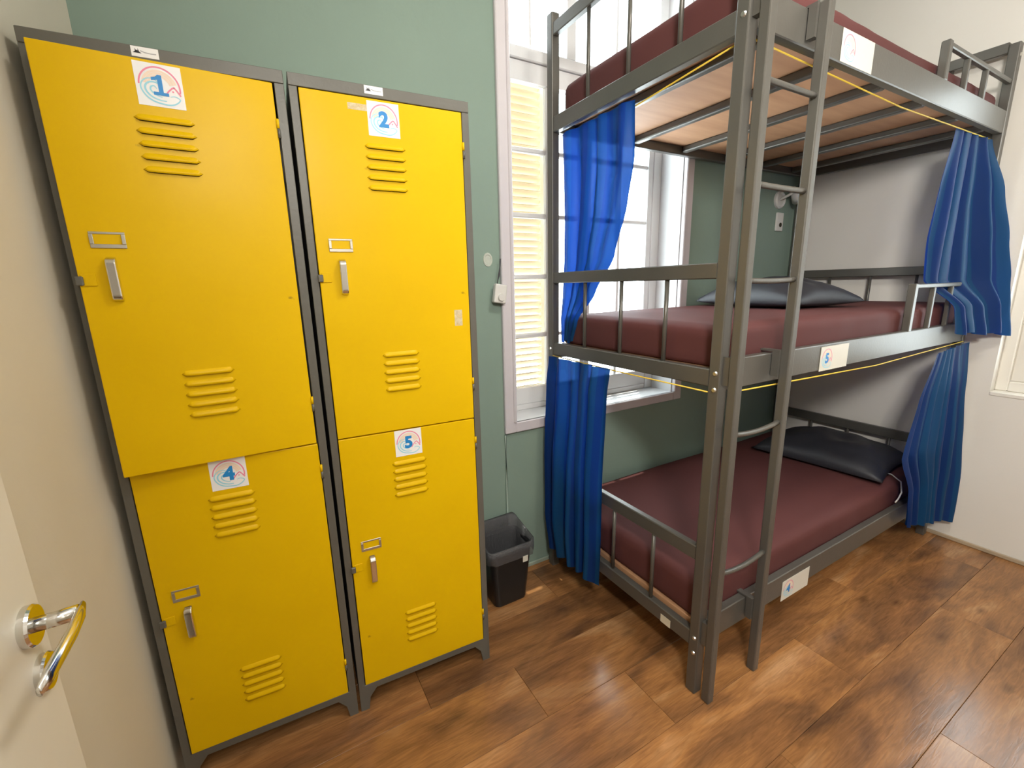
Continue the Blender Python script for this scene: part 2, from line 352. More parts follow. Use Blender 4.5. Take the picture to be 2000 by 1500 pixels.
# baseboards
bm = bmesh.new(); box(bm, XR-0.010, XR, YB, YW, 0, 0.022); bev(bm, 0.003, 1)
tag(link('baseboard_right', mesh('baseboard_right', bm, BASEM)), kind='structure', label='thin beige skirting strip along the white wall')
bm = bmesh.new(); box(bm, 0.03, XR-0.01, YW-0.010, YW, 0, 0.022); bev(bm, 0.003, 1)
tag(link('baseboard_back', mesh('baseboard_back', bm, M('baseboard_green', (0.30, 0.36, 0.29), 0.5))), kind='structure', label='thin skirting strip along the green wall')

# ------------------------------------------------------------------ window in the green wall
win = tag(empty('window_1', ((WIN[0]+WIN[1])/2, YW, WIN[2])), kind='structure', label='tall white multi-pane window behind the bunk bed')
x0, x1, z0, z1 = WIN
yc0, yc1 = YW-0.018, YW+0.002
bbox('casing', win, (1.285, x0, yc0, yc1, 0.742, 2.92), CASE, 0.004)
bbox('casing', win, (x1, 2.471, yc0, yc1, 0.742, 2.92), CASE, 0.004)
bbox('casing', win, (x0, x1, yc0, yc1, 0.742, z0), CASE, 0.004)
bbox('casing', win, (x0, x1, yc0, yc1, z1, 2.92), CASE, 0.004)
# raised inner bead on the casing
bbox('casing_bead', win, (x1-0.001, x1+0.014, yc0-0.008, yc1, z0, z1), CASE, 0.004)
bbox('casing_bead', win, (x0-0.014, x0+0.001, yc0-0.008, yc1, z0, z1), CASE, 0.004)
# plastered reveal lining and sill board
bbox('sill', win, (x0, x1, YW-0.012, YW+TH, z0-0.012, z0), TRIM, 0.002)
bbox('reveal', win, (x0, x0+0.006, YW, YW+TH, z0, z1), TRIM, 0)
bbox('reveal', win, (x1-0.006, x1, YW, YW+TH, z0, z1), TRIM, 0)
bbox('reveal', win, (x0+0.006, x1-0.006, YW, YW+TH, z1-0.006, z1), TRIM, 0)
yp0, yp1 = 0.510, 0.548
bbox('frame_jamb', win, (x0+0.006, x0+0.066, yp0-0.004, yp1+0.01, z0, z1-0.006), TRIM, 0.003)
bbox('frame_jamb', win, (x1-0.066, x1-0.006, yp0-0.004, yp1+0.01, z0, z1-0.006), TRIM, 0.003)
bbox('transom', win, (x0+0.066, x1-0.066, yp0-0.014, yp1+0.01, 2.385, 2.435), TRIM, 0.004)
bbox('bottom_member', win, (x0+0.066, x1-0.066, yp0, yp1+0.01, z0, z0+0.03), TRIM, 0.003)
bbox('head_member', win, (x0+0.066, x1-0.066, yp0, yp1+0.01, 2.82, z1-0.006), TRIM, 0.003)
ZR = [0.905, 1.170, 1.458, 1.742, 2.027, 2.305]
def leaf(xa, xb, outer_left):
    """sash with two columns of five panes"""
    zs0, zs1 = z0+0.032, 2.383
    so, si = 0.034, 0.030
    la = so if outer_left else si; lb = si if outer_left else so
    bm = bmesh.new()
    box(bm, xa, xa+la, yp0, yp1, zs0, zs1); box(bm, xb-lb, xb, yp0, yp1, zs0, zs1)
    box(bm, xa+la, xb-lb, yp0, yp1, zs0, ZR[0]); box(bm, xa+la, xb-lb, yp0, yp1, ZR[5], zs1)
    sash = wpart('sash', mesh('sash', bm, TRIM), win)
    xm = (xa+la+xb-lb)/2
    bbox('muntin', win, (xm-0.011, xm+0.011, yp0+0.004, yp1-0.006, ZR[0], ZR[5]), TRIM, 0.004, sash)
    for i in range(1, 5):
        for c0, c1 in ((xa+la, xm-0.011), (xm+0.011, xb-lb)):
            bbox('muntin', win, (c0, c1, yp0+0.004, yp1-0.006, ZR[i]-0.011, ZR[i]+0.011), TRIM, 0.004, sash)
    for i in range(5):
        for c0, c1 in ((xa+la, xm-0.011), (xm+0.011, xb-lb)):
            bbox('pane', win, (c0, c1, 0.528, 0.531, ZR[i]+(0.011 if i else 0), ZR[i+1]-(0.011 if i < 4 else 0)), GLASS, 0, sash)
xc = (x0+x1)/2
leaf(x0+0.068, xc-0.001, True); leaf(xc+0.001, x1-0.068, False)
bbox('astragal', win, (xc-0.014, xc+0.014, yp0-0.010, yp0, z0+0.032, 2.383), TRIM, 0.004)
# fixed lights above the transom
top = bbox('top_light', win, (1.745, 1.800, yp0-0.006, yp1, 2.437, 2.82), TRIM, 0.003)
for a in (1.552, 2.06): bbox('muntin', win, (a-0.008, a+0.008, yp0+0.004, yp1-0.006, 2.437, 2.82), TRIM, 0.003, top)
for c0, c1 in ((x0+0.066, 1.544), (1.560, 1.745), (1.800, 2.052), (2.068, x1-0.066)): bbox('pane', win, (c0, c1, 0.528, 0.531, 2.437, 2.82), GLASS, 0, top)
# outside louvred shutter, closed over the first column of panes
bm = bmesh.new()
box(bm, 1.395, 1.425, 0.575, 0.605, z0+0.03, 2.39); box(bm, 1.640, 1.668, 0.575, 0.605, z0+0.03, 2.39)
box(bm, 1.425, 1.640, 0.575, 0.605, z0+0.03, 0.87); box(bm, 1.425, 1.640, 0.575, 0.605, 2.33, 2.39)
shut = wpart('shutter', mesh('shutter', bm, SHUT), win); shut['label'] = 'cream louvred outer shutter'
bm = bmesh.new(); prism(bm, [(0.570, 0.012), (0.576, 0.018), (0.612, -0.012), (0.606, -0.018)], 'x', 1.425, 1.640)
sm = mesh('slat', bm, SHUT)
nsl = 44
for i in range(nsl):
    o = link('slat', sm, shut); o.location = (0, 0, 0.885 + i*(2.318-0.885)/(nsl-1)); o.rotation_euler = (0, 0, 0)

# ------------------------------------------------------------------ window in the white wall
CREAM = M('cream_window_paint', (0.76, 0.73, 0.66), 0.4, var=0.03)
def plain_window(name, label, W, face):
    """two-leaf window; face 'x': in the white wall, 'y': in the wall opposite the green one"""
    a0, a1, z0, z1 = W
    loc = (XR, (a0+a1)/2, z0) if face == 'x' else ((a0+a1)/2, YB, z0)
    root = tag(empty(name, loc), kind='structure', label=label)
    def bb(nm, d0, d1, p0, p1, q0, q1, mat, bv=0.004, part=None):
        b = (XR+d0, XR+d1, p0, p1, q0, q1) if face == 'x' else (p0, p1, YB-d1*0.5, YB-d0*0.5, q0, q1)
        return bbox(nm, root, b, mat, bv, part)
    bb('sill', -0.004, TH, a0, a1, z0-0.02 if face == 'x' else z0, z0 if face == 'x' else z0+0.012, CREAM, 0.003)
    bb('frame_jamb', 0.06, 0.13, a1-0.045, a1, z0, z1, CREAM); bb('frame_jamb', 0.06, 0.13, a0, a0+0.045, z0, z1, CREAM)
    bb('head_member', 0.06, 0.13, a0+0.045, a1-0.045, z1-0.05, z1, CREAM); bb('bottom_member', 0.06, 0.13, a0+0.045, a1-0.045, z0, z0+0.05, CREAM)
    ym = (a0+a1)/2
    bb('mullion', 0.075, 0.115, ym-0.03, ym+0.03, z0+0.05, z1-0.05, CREAM)
    for a, b in ((a0+0.045, ym-0.03), (ym+0.03, a1-0.045)):
        for b6 in ((a, a+0.05, z0+0.05, z1-0.05), (b-0.05, b, z0+0.05, z1-0.05), (a+0.05, b-0.05, z0+0.05, z0+0.12), (a+0.05, b-0.05, z1-0.11, z1-0.05)):
            bb('sash_bar', 0.08, 0.11, *b6, CREAM)
        bb('pane', 0.093, 0.097, a+0.05, b-0.05, z0+0.12, z1-0.11, GLASS, 0)
plain_window('window_2', 'white window recess at the edge of the white wall', W2, 'x')

# ------------------------------------------------------------------ open room door
XD = 0.05
door = tag(empty('door_1', (XD, YF+0.02, 0)), kind='structure', label='open white room door with chrome lever handle')
bbox('door_leaf', door, (XD-0.036, XD, -1.40, -0.617, 0.008, 2.09), DOORP, 0.002)
hp = Vector((XD, -0.661, 1.017))
def at(m4): return m4
def disc_part(name, loc, r, h, mat, root, part=None, seg=32):
    bm = bmesh.new(); disc_bm(bm, r, 0, h*0.75, seg); 
    bm2 = bmesh.new(); loft(bm2, [[(q*math.cos(2*math.pi*k/seg), q*math.sin(2*math.pi*k/seg), zz) for k in range(seg)] for q, zz in ((r, 0), (r, h*0.7), (r*0.93, h))], True, True)
    bm.free(); me = mesh(name, bm2, mat)
    # disc axis towards +x
    mt = Matrix.Translation(loc) @ Matrix.Rotation(R(90), 4, 'Y')
    me.transform(mt)
    return wpart(name, me, root, part)
dh = disc_part('door_handle', hp, 0.026, 0.010, CHROME, door)
wpart('lever_neck', tube('lever_neck', [hp+Vector((0.008, 0, 0)), hp+Vector((0.025, 0, 0)), hp+Vector((0.050, -0.001, 0.002))], 0.0095, CHROME, 16), door, dh)
bm = bmesh.new()
# flat curved lever pointing back towards the hinge and slightly down
path = [(0.052, 0.010, 0.004), (0.054, -0.012, 0.003), (0.053, -0.04, -0.002), (0.050, -0.07, -0.006), (0.047, -0.10, -0.010), (0.045, -0.118, -0.013)]
rings = []
for i, p in enumerate(path):
    c = hp + Vector(p); hh = 0.0095 if i not in (0, len(path)-1) else 0.006; tt = 0.0055 if i not in (0, len(path)-1) else 0.003
    rings.append([c+Vector((tt*math.cos(t), 0, hh*math.sin(t))) for t in [2*math.pi*k/14 for k in range(14)]])
loft(bm, rings, True, True); wpart('lever', mesh('lever', bm, CHROME, True), door, dh)
kp = Vector((XD, -0.656, 0.945)); kr = disc_part('keyhole_rose', kp, 0.024, 0.009, CHROME, door)
bm = bmesh.new(); box(bm, XD+0.0085, XD+0.0095, kp.y-0.0022, kp.y+0.0022, kp.z-0.010, kp.z+0.004); wpart('keyhole', mesh('keyhole', bm, DARK), door, kr)

# ------------------------------------------------------------------ printing: digits and emblem
def text_mesh(ch, size, bold):
    cu = bpy.data.curves.new('digit', 'FONT'); cu.body = ch; cu.size = size; cu.align_x = 'CENTER'; cu.align_y = 'CENTER'; cu.offset = bold; cu.resolution_u = 6
    cu.extrude = 0.0001
    o = bpy.data.objects.new('digit_tmp', cu); COL.objects.link(o)
    dg = bpy.context.evaluated_depsgraph_get(); dg.update()
    me = bpy.data.meshes.new_from_object(o.evaluated_get(dg)); me.materials.clear(); me.materials.append(BLUE)
    bpy.data.objects.remove(o)
    xs = [v.co.x for v in me.vertices]; ys = [v.co.y for v in me.vertices]
    c = Vector(((max(xs)+min(xs))/2, (max(ys)+min(ys))/2, 0)); k = size*0.70/(max(ys)-min(ys))
    for v in me.vertices: v.co = (v.co - c)*k
    return me
def ribbon(pts, wd, z, mat, name, taper=False):
    bm = bmesh.new(); P = [Vector((p[0], p[1], z)) for p in pts]; L, Rr = [], []
    n = len(P)
    for i, p in enumerate(P):
        d = (P[min(i+1, n-1)]-P[max(i-1, 0)]).normalized(); nn = Vector((-d.y, d.x, 0))
        ww = wd/2*((0.45+0.55*math.sin(math.pi*min(1, max(0, i/(n-1))))) if taper else 1)
        L.append(bm.verts.new(p+nn*ww)); Rr.append(bm.verts.new(p-nn*ww))
    for i in range(n-1): bm.faces.new((L[i], L[i+1], Rr[i+1], Rr[i]))
    me = bpy.data.meshes.new(name); bm.to_mesh(me); bm.free(); me.materials.append(mat)
    return me
def arc(cx, cy, rx, ry, a0, a1, n=28): return [(cx+rx*math.cos(R(a0+(a1-a0)*i/n)), cy+ry*math.sin(R(a0+(a1-a0)*i/n))) for i in range(n+1)]
def spline(ctrl, n=10):
    out = []
    C = [ctrl[0]]+list(ctrl)+[ctrl[-1]]
    for i in range(1, len(C)-2):
        p0, p1, p2, p3 = [Vector(q) for q in C[i-1:i+3]]
        for k in range(n):
            t = k/n
            out.append(tuple(0.5*((2*p1)+(-p0+p2)*t+(2*p0-5*p1+4*p2-p3)*t*t+(-p0+3*p1-3*p2+p3)*t**3)))
    out.append(tuple(ctrl[-1])); return out
# unit emblem in a 1x1 square
EMB = [('rainbow_arc', ribbon(arc(0.0, -0.03, 0.43, 0.46, 178, -12), 0.036, 0.0040, PINK, 'rainbow_arc'))]
for k, rr in enumerate((0.355, 0.30, 0.245)): EMB.append(('rainbow_band', ribbon(arc(0.0, -0.03, rr, rr*1.05, 170, 15), 0.050, 0.0025, PEACH, 'rainbow_band')))
EMB.append(('roof_line', ribbon(spline([(0.11, -0.20), (0.17, -0.11), (0.26, -0.02), (0.30, 0.005)])[:-1]+[(0.30, 0.005), (0.36, -0.07), (0.43, -0.18)], 0.034, 0.0045, PINK, 'roof_line')))
EMB.append(('wave_line', ribbon(spline([(-0.02, 0.06), (-0.12, 0.14), (-0.26, 0.13), (-0.37, 0.03), (-0.40, -0.10), (-0.33, -0.26), (-0.20, -0.37), (-0.02, -0.42), (0.18, -0.43), (0.32, -0.37), (0.40, -0.27), (0.30, -0.21), (0.20, -0.23)]), 0.036, 0.0042, SKYB, 'wave_line', True)))
EMB.append(('wave_line', ribbon(spline([(0.02, -0.02), (-0.06, 0.06), (-0.20, 0.06), (-0.30, -0.03), (-0.30, -0.16), (-0.20, -0.28), (-0.05, -0.34), (0.10, -0.35)]), 0.044, 0.0042, SKYB, 'wave_line', True)))
EMB.append(('wave_line', ribbon(spline([(-0.07, -0.08), (-0.12, -0.02), (-0.19, -0.05), (-0.20, -0.13), (-0.12, -0.22), (0.02, -0.27)]), 0.038, 0.0042, SKYB, 'wave_line', True)))
EMB.append(('window_dot', ribbon(arc(0.27, -0.10, 0.011, 0.011, 0, 360, 12), 0.022, 0.0045, PINK, 'window_dot')))
DIG = {c: text_mesh(c, 0.68, 0.030) for c in '245'}
bm = bmesh.new(); prism(bm, [(-0.15, -0.24), (0.17, -0.24), (0.17, -0.165), (0.065, -0.165), (0.065, 0.24), (-0.02, 0.24), (-0.075, 0.19), (-0.16, 0.165), (-0.16, 0.095), (-0.035, 0.125), (-0.035, -0.165), (-0.15, -0.165)], 'z', -0.0001, 0.0001)
bm.normal_update(); bmesh.ops.triangulate(bm, faces=list(bm.faces)); DIG['1'] = mesh('digit', bm, BLUE)
def emblem(parent, cx, cy, s, digit, t=0.0006):
    S = Matrix.Translation((cx, cy, t)) @ Matrix.Diagonal((s, s, s, 1))
    for nm, me in EMB: link(nm, me, parent, S)
    if digit: link('digit', DIG[digit], parent, Matrix.Translation((cx, cy+0.01*s, t+0.0005)) @ Matrix.Diagonal((s, s, 1, 1)) @ Matrix.Shear('XY', 4, (0, 0)) )
def paper(name, w_, h_, t, mat):
    bm = bmesh.new(); box(bm, -w_/2, w_/2, -h_/2, h_/2, 0, t)
    return mesh(name, bm, mat)
FRONT = Matrix(((1, 0, 0, 0), (0, 0, -1, 0), (0, 1, 0, 0), (0, 0, 0, 1)))     # sticker X right, Y up, normal towards -y
STK = paper('number_sticker', 0.085, 0.086, 0.0006, PAPER)
MAKER = paper('maker_plate', 0.049, 0.020, 0.0005, PAPER)

# ------------------------------------------------------------------ lockers
LW, LD, LH = 0.481, 0.315, 1.95
DX0, DX1 = 0.0225, 0.4565
def louver_mesh():
    bm = bmesh.new(); hw = 0.056; n = 12
    top_, mid_, low_, inn = [], [], [], []
    for i in range(n+1):
        x = -hw + 2*hw*i/n; e = min(1, (hw-abs(x))/0.012); e = math.sin(e*math.pi/2)
        top_.append(bm.verts.new((x, 0.0, 0.0085*e))); mid_.append(bm.verts.new((x, -0.0050*e, 0.001*e))); low_.append(bm.verts.new((x, -0.0056*e, -0.0055*e))); inn.append(bm.verts.new((x, 0.0002, -0.0062*e)))
    for i in range(n):
        for a, b in ((top_, mid_), (mid_, low_)):
            bm.faces.new((a[i], a[i+1], b[i+1], b[i]))
        f = bm.faces.new((low_[i], low_[i+1], inn[i+1], inn[i])); f.material_index = 1  # underside coloured dark to stand for the shade inside the slot
    bmesh.ops.remove_doubles(bm, verts=list(bm.verts), dist=1e-6)
    me = mesh('louver', bm, [YEL, DARK]); 
    for p in me.polygons: p.use_smooth = p.material_index == 0
    return me
LOUV = louver_mesh()
def handle_mesh():
    bm = bmesh.new()
    prism(bm, [(0, 0.050), (-0.013, 0.044), (-0.019, 0.036), (-0.016, -0.038), (-0.012, -0.045), (0, -0.050)], 'x', -0.0095, 0.0095)
    bev(bm, 0.003, 2)
    return mesh('handle', bm, CHROME)
HAND = handle_mesh()
def holder_mesh():
    bm = bmesh.new(); w_, h_ = 0.031, 0.0175
    box(bm, -w_, w_, -0.0025, 0, -h_, -h_+0.0085); box(bm, -w_, w_, -0.0015, 0, h_-0.005, h_)
    box(bm, -w_, -w_+0.007, -0.0035, 0, -h_+0.0085, h_-0.005); box(bm, w_-0.007, w_, -0.0035, 0, -h_+0.0085, h_-0.005)
    bev(bm, 0.0007, 1)
    return mesh('label_holder', bm, ALU)
HOLD = holder_mesh()
def hinge_mesh(mat):
    bm = bmesh.new(); tube_bm(bm, [(0, 0, -0.0105), (0, 0, 0.0105)], 0.0038, 10)
    return mesh('hinge_barrel', bm, mat, True)
HINGY, HINGG = hinge_mesh(YEL), hinge_mesh(LGREY)
def foot_mesh(side, fy0, fy1):
    bm = bmesh.new()
    o = [(0, 0.078), (0, 0.0), (0.027, 0.0), (0.034, 0.045), (0.060, 0.078)]
    if side < 0: o = [(LW-a, b) for a, b in o]
    prism(bm, o, 'y', fy0, fy1); return mesh('foot', bm, LGREY)
def locker(name, label, loc, rz, specs):
    root = tag(empty(name, loc, rz), label, 'locker', 'steel lockers against the green wall')
    bm = bmesh.new(); t = 0.0015
    box(bm, 0, t, 0.002, LD, 0.075, LH); box(bm, LW-t, LW, 0.002, LD, 0.075, LH); box(bm, t, LW-t, LD-t, LD, 0.075, LH)
    box(bm, t, LW-t, 0.002, LD-t, LH-t, LH); box(bm, t, LW-t, 0.016, LD-t, 0.085, 0.085+t)
    link('body', mesh('body', bm, LGREY), root)
    bm = bmesh.new(); box(bm, t, LW-t, 0.018, LD-t, 0.975, 0.9765); link('shelf', mesh('shelf', bm, LGREY), root)
    for a, b in ((0, DX0-0.0025), (DX1+0.0025, LW)):
        bm = bmesh.new(); box(bm, a, b, -0.0005, 0.018, 0.075, LH-0.030); bev(bm, 0.0012, 1); link('stile', mesh('stile', bm, LGREY), root)
    bm = bmesh.new(); box(bm, 0, LW, -0.0008, 0.018, LH-0.0295, LH); bev(bm, 0.0012, 1); link('top_rail', mesh('top_rail', bm, LGREY), root)
    bm = bmesh.new(); box(bm, 0, LW, -0.0006, 0.018, 0.0745, 0.0985); bev(bm, 0.0012, 1); link('bottom_rail', mesh('bottom_rail', bm, LGREY), root)
    for s in (1, -1):
        link('foot', foot_mesh(s, 0.0, 0.004), root); link('foot', foot_mesh(s, LD-0.005, LD), root)
    # maker's plate on the top rail
    mp = link('maker_plate', MAKER, root, Matrix.Translation((0.209, -0.0008, LH-0.0115)) @ FRONT)
    bm = bmesh.new()
    for tri in (((-0.022, -0.003), (-0.006, -0.003), (-0.014, 0.003)), ((-0.018, -0.003), (-0.013, -0.003), (-0.017, 0.006)), ((-0.013, -0.003), (-0.009, -0.003), (-0.012, 0.0065))):
        bm.faces.new([bm.verts.new((a, b, 0.0007)) for a, b in tri])
    me = bpy.data.meshes.new('emblem_print'); bm.to_mesh(me); bm.free(); me.materials.append(INK); link('emblem_print', me, mp)
    link('line_print', ribbon([(-0.008, 0.002), (0.0, -0.0005), (0.010, -0.0012), (0.020, -0.0008)], 0.0022, 0.0007, GREYINK, 'line_print'), mp)
    for (zd0, zd1, ajar, shift, num, stz, lv_z, hold_z, hand_z, latch_z, hz, extra) in specs:
        H = Matrix.Translation((DX1+shift, 0, 0)) @ Matrix.Rotation(R(ajar), 4, 'Z')
        bm = bmesh.new(); box(bm, DX0-DX1, 0, -0.004, 0.012, zd0, zd1); bev(bm, 0.002, 2)
        d = link('door', mesh('door', bm, YEL), root, H)
        T = lambda x, y, z: Matrix.Translation((x-DX1, y, z))
        for zt in lv_z:
            for i in range(5): link('louver', LOUV, d, T(0.2285, -0.004, zt - i*0.0266))
        link('label_holder', HOLD, d, T(0.086, -0.004, hold_z)); link('handle', HAND, d, T(0.0845, -0.004, hand_z))
        bm = bmesh.new(); box(bm, -0.013, 0.013, -0.0022, 0, -0.013, 0.013); bev(bm, 0.0008, 1)
        link('latch_plate', mesh('latch_plate', bm, YEL), d, T(0.040, -0.004, latch_z))
        bm = bmesh.new(); box(bm, -0.007, 0.007, -0.008, 0, -0.010, 0.010); bev(bm, 0.002, 1)
        link('latch_hasp', mesh('latch_hasp', bm, LGREY), d, T(0.0245, -0.004, latch_z-0.002))
        for h_ in hz:
            link('hinge_barrel', HINGY, root, Matrix.Translation((DX1+0.002+shift, -0.0045, h_)))
            link('hinge_barrel', HINGG, root, Matrix.Translation((DX1+0.003+shift, -0.0045, h_-0.022)))
        st = link('number_sticker', STK, root, H @ Matrix.Translation((0.2295-DX1, -0.004, stz)) @ FRONT)
        st['label'] = 'white square sticker with blue number '+num
        emblem(st, 0, 0, 0.085, num)
        for (ex, ez, ew, eh) in extra:
            link('tape_residue', paper('tape_residue', ew, eh, 0.0003, TAPE), d, T(ex, -0.0041, ez) @ FRONT)
    return root
THL = R(-3.155)
lower = lambda num: (0.1015, 0.9800, 0, 0, num, 0.9375, (0.872, 0.325), 0.617, 0.531, 0.548, (0.905, 0.222), [])
upper = lambda num, ajar, sh, ex: (0.9835, 1.9175, ajar, sh, num, 1.8685, (1.798, 1.222), 1.537, 1.452, 1.451, (1.826, 1.112), ex)
dirv = Vector((math.cos(THL), math.sin(THL), 0))
locker('steel_locker', 'yellow and grey locker numbered 1 and 4, beside the open door', (0, 0, 0), THL, [upper('1', 4.4, -0.002, []), lower('4')])
locker('steel_locker', 'yellow and grey locker numbered 2 and 5, beside the bin', tuple(dirv*0.4905), THL, [upper('2', 0, 0, [(0.165, 1.892, 0.055, 0.016), (0.418, 1.322, 0.026, 0.050)]), lower('5')])

# ------------------------------------------------------------------ triple bunk bed
X0, X1, Y0, Y1 = 1.513, 3.470, -0.567, 0.330
PW = 0.038
bed = tag(empty('bunk_bed', (X0, Y0, 0)), 'dark grey steel triple bunk bed in front of the window', 'bunk bed')
for px, py, top_ in ((X0, Y0, 2.47), (X1-PW, Y0, 2.425), (X0, Y1-PW, 2.475), (X1-PW, Y1-PW, 2.47)):
    bbox('post', bed, (px, px+PW, py, py+PW, 0, top_), STEEL, 0.004, seg=2)
LEV = [dict(end=(0.178, 0.236), side=(0.192, 0.287), guard=(0.508, 0.560)), dict(end=(1.104, 1.158), side=(1.094, 1.188), guard=(1.424, 1.470)), dict(end=(2.037, 2.097), side=(2.052, 2.146), guard=(2.390, 2.436))]
def tubelet(name, x, y, za, zb, r=0.0075):
    bm = bmesh.new(); tube_bm(bm, [(0, 0, za), (0, 0, zb)], r, 8)
    me = mesh(name, bm, STEEL, True); me.transform(Matrix.Translation((x, y, 0)))
    return wpart(name, me, bed)
for L in LEV:
    for xa in (X0+0.004, X1-0.034):
        bbox('end_rail', bed, (xa, xa+0.030, Y0+PW, Y1-PW, L['end'][0], L['end'][1]), STEEL, 0.003)
        bbox('end_guard_rail', bed, (xa, xa+0.026, Y0+PW, Y1-PW, L['guard'][0], L['guard'][1]), STEEL, 0.003)
        for yb in (0.083, -0.127, -0.338): tubelet('baluster', xa+0.013, yb, L['end'][1]-0.004, L['guard'][0]+0.004)
    bbox('side_rail', bed, (X0+PW, X1-PW, Y0+0.003, Y0+0.033, L['side'][0], L['side'][1]), STEEL, 0.003)
    bbox('side_rail', bed, (X0+PW, X1-PW, Y1-0.033, Y1-0.003, L['side'][0]-0.01, L['side'][1]-0.035), STEEL, 0.003)
    zb = L['end'][1]
    up_ = 0.012 if L is LEV[0] else -0.004
    bbox('bunk_board', bed, (X0+0.040, X1-0.040, Y0+0.036, Y1-0.036, zb-0.017, zb+up_), PLY, 0.001)
    for xs in (1.655, 1.99, 2.325, 2.66, 2.995, 3.30):
        bbox('slat', bed, (xs-0.017, xs+0.017, Y0+0.033, Y1-0.033, zb-0.046, zb-0.017), STEEL, 0.006, seg=2)
# short guards on the two upper bunks, near the white wall
for zt, zs, first in ((2.278, 2.146, 2.735), (1.388, 1.188, 2.80)):
    bbox('guard_post', bed, (first-0.022, first+0.008, Y0+0.002, Y0+0.030, zs-0.004, zt), STEEL, 0.003)
    bbox('guard_rail', bed, (first+0.008, X1-PW, Y0+0.006, Y0+0.026, zt-0.020, zt-0.002), STEEL, 0.003)
    for k in (1, 2): bbox('guard_upright', bed, (first+0.205*k-0.011, first+0.205*k+0.011, Y0+0.007, Y0+0.025, zs-0.004, zt-0.018), STEEL, 0.003)
# bolt heads on the corner post and rails
BOLT = bmesh.new(); loft(BOLT, [[(0.008*math.cos(2*math.pi*k/10), 0.008*math.sin(2*math.pi*k/10), 0) for k in range(10)], [(0.0055*math.cos(2*math.pi*k/10), 0.0055*math.sin(2*math.pi*k/10), 0.004) for k in range(10)]], True, True)
BOLT = mesh('bolt', BOLT, BOLTM)
LEFTN = Matrix(((0, 0, -1, 0), (-1, 0, 0, 0), (0, 1, 0, 0), (0, 0, 0, 1)))
def bolt(x, y, z, fr):
    o = link('bolt', BOLT, bed, Matrix.Translation(Vector((x, y, z))-Vector(bed.location)) @ fr)
for z in (0.222, 0.163, 1.148, 1.098, 2.075): bolt(X0, -0.551, z, LEFTN)
bolt(X0, 0.31, 1.13, LEFTN)
for z, x in ((2.375, 3.452), (1.14, 3.452)): bolt(x, Y0, z, FRONT)
# signs on the side rails and a small sticker on the end rail
SIGN = paper('bunk_sign', 0.195, 0.088, 0.0010, CARD)
for x, z, num in ((2.172, 1.136, '5'), (2.11, 0.211, '4'), (2.06, 2.098, None)):
    s = link('bunk_sign', SIGN, bed, Matrix.Translation(Vector((x, Y0+0.002, z))-Vector(bed.location)) @ FRONT)
    s['label'] = 'pale bunk sign with blue number '+num if num else 'pale bunk sign with a worn print'
    emblem(s, -0.052, 0, 0.080, num, 0.0010)
link('rail_sticker', paper('rail_sticker', 0.045, 0.032, 0.0006, M('old_sticker', (0.62, 0.58, 0.46), 0.5, var=0.1, scale=30)), bed, Matrix.Translation(Vector((X0+0.0035, -0.424, 0.196))-Vector(bed.location)) @ LEFTN)

# ladder
lad = tag(empty('bunk_ladder', (1.66, -0.60, 0)), 'steel ladder hooked onto the front of the bunk bed', 'ladder')
YL0, YL1 = -0.618, -0.588
bbox('stile', lad, (1.520, 1.549, YL0, YL1, 0.0, 2.33), STEEL, 0.004, seg=2)
bbox('stile', lad, (1.778, 1.806, YL0, YL1, 0.0, 2.150), STEEL, 0.004, seg=2)
for z, sag in ((1.917, 0.0), (1.668, 0.001), (1.417, 0.003), (0.962, 0.010), (0.488, 0.014)):
    pts = [(1.545+(1.782-1.545)*t, -0.603, z-sag*4*t*(1-t)+sag*0.3) for t in [i/10 for i in range(11)]]
    wpart('rung', tube('rung', pts, 0.0082, STEEL, 10), lad)
for z in (2.14, 1.19, 0.285):
    for xa in (1.524, 1.769):
        bm = bmesh.new(); prism(bm, [(YL1-0.002, z-0.075), (YL1-0.002, z+0.010), (Y0+0.040, z+0.010), (Y0+0.040, z+0.004), (Y0-0.0005, z+0.004), (Y0-0.0005, z-0.075)], 'x', xa, xa+0.022)
        wpart('hook', mesh('hook', bm, STEEL), lad)

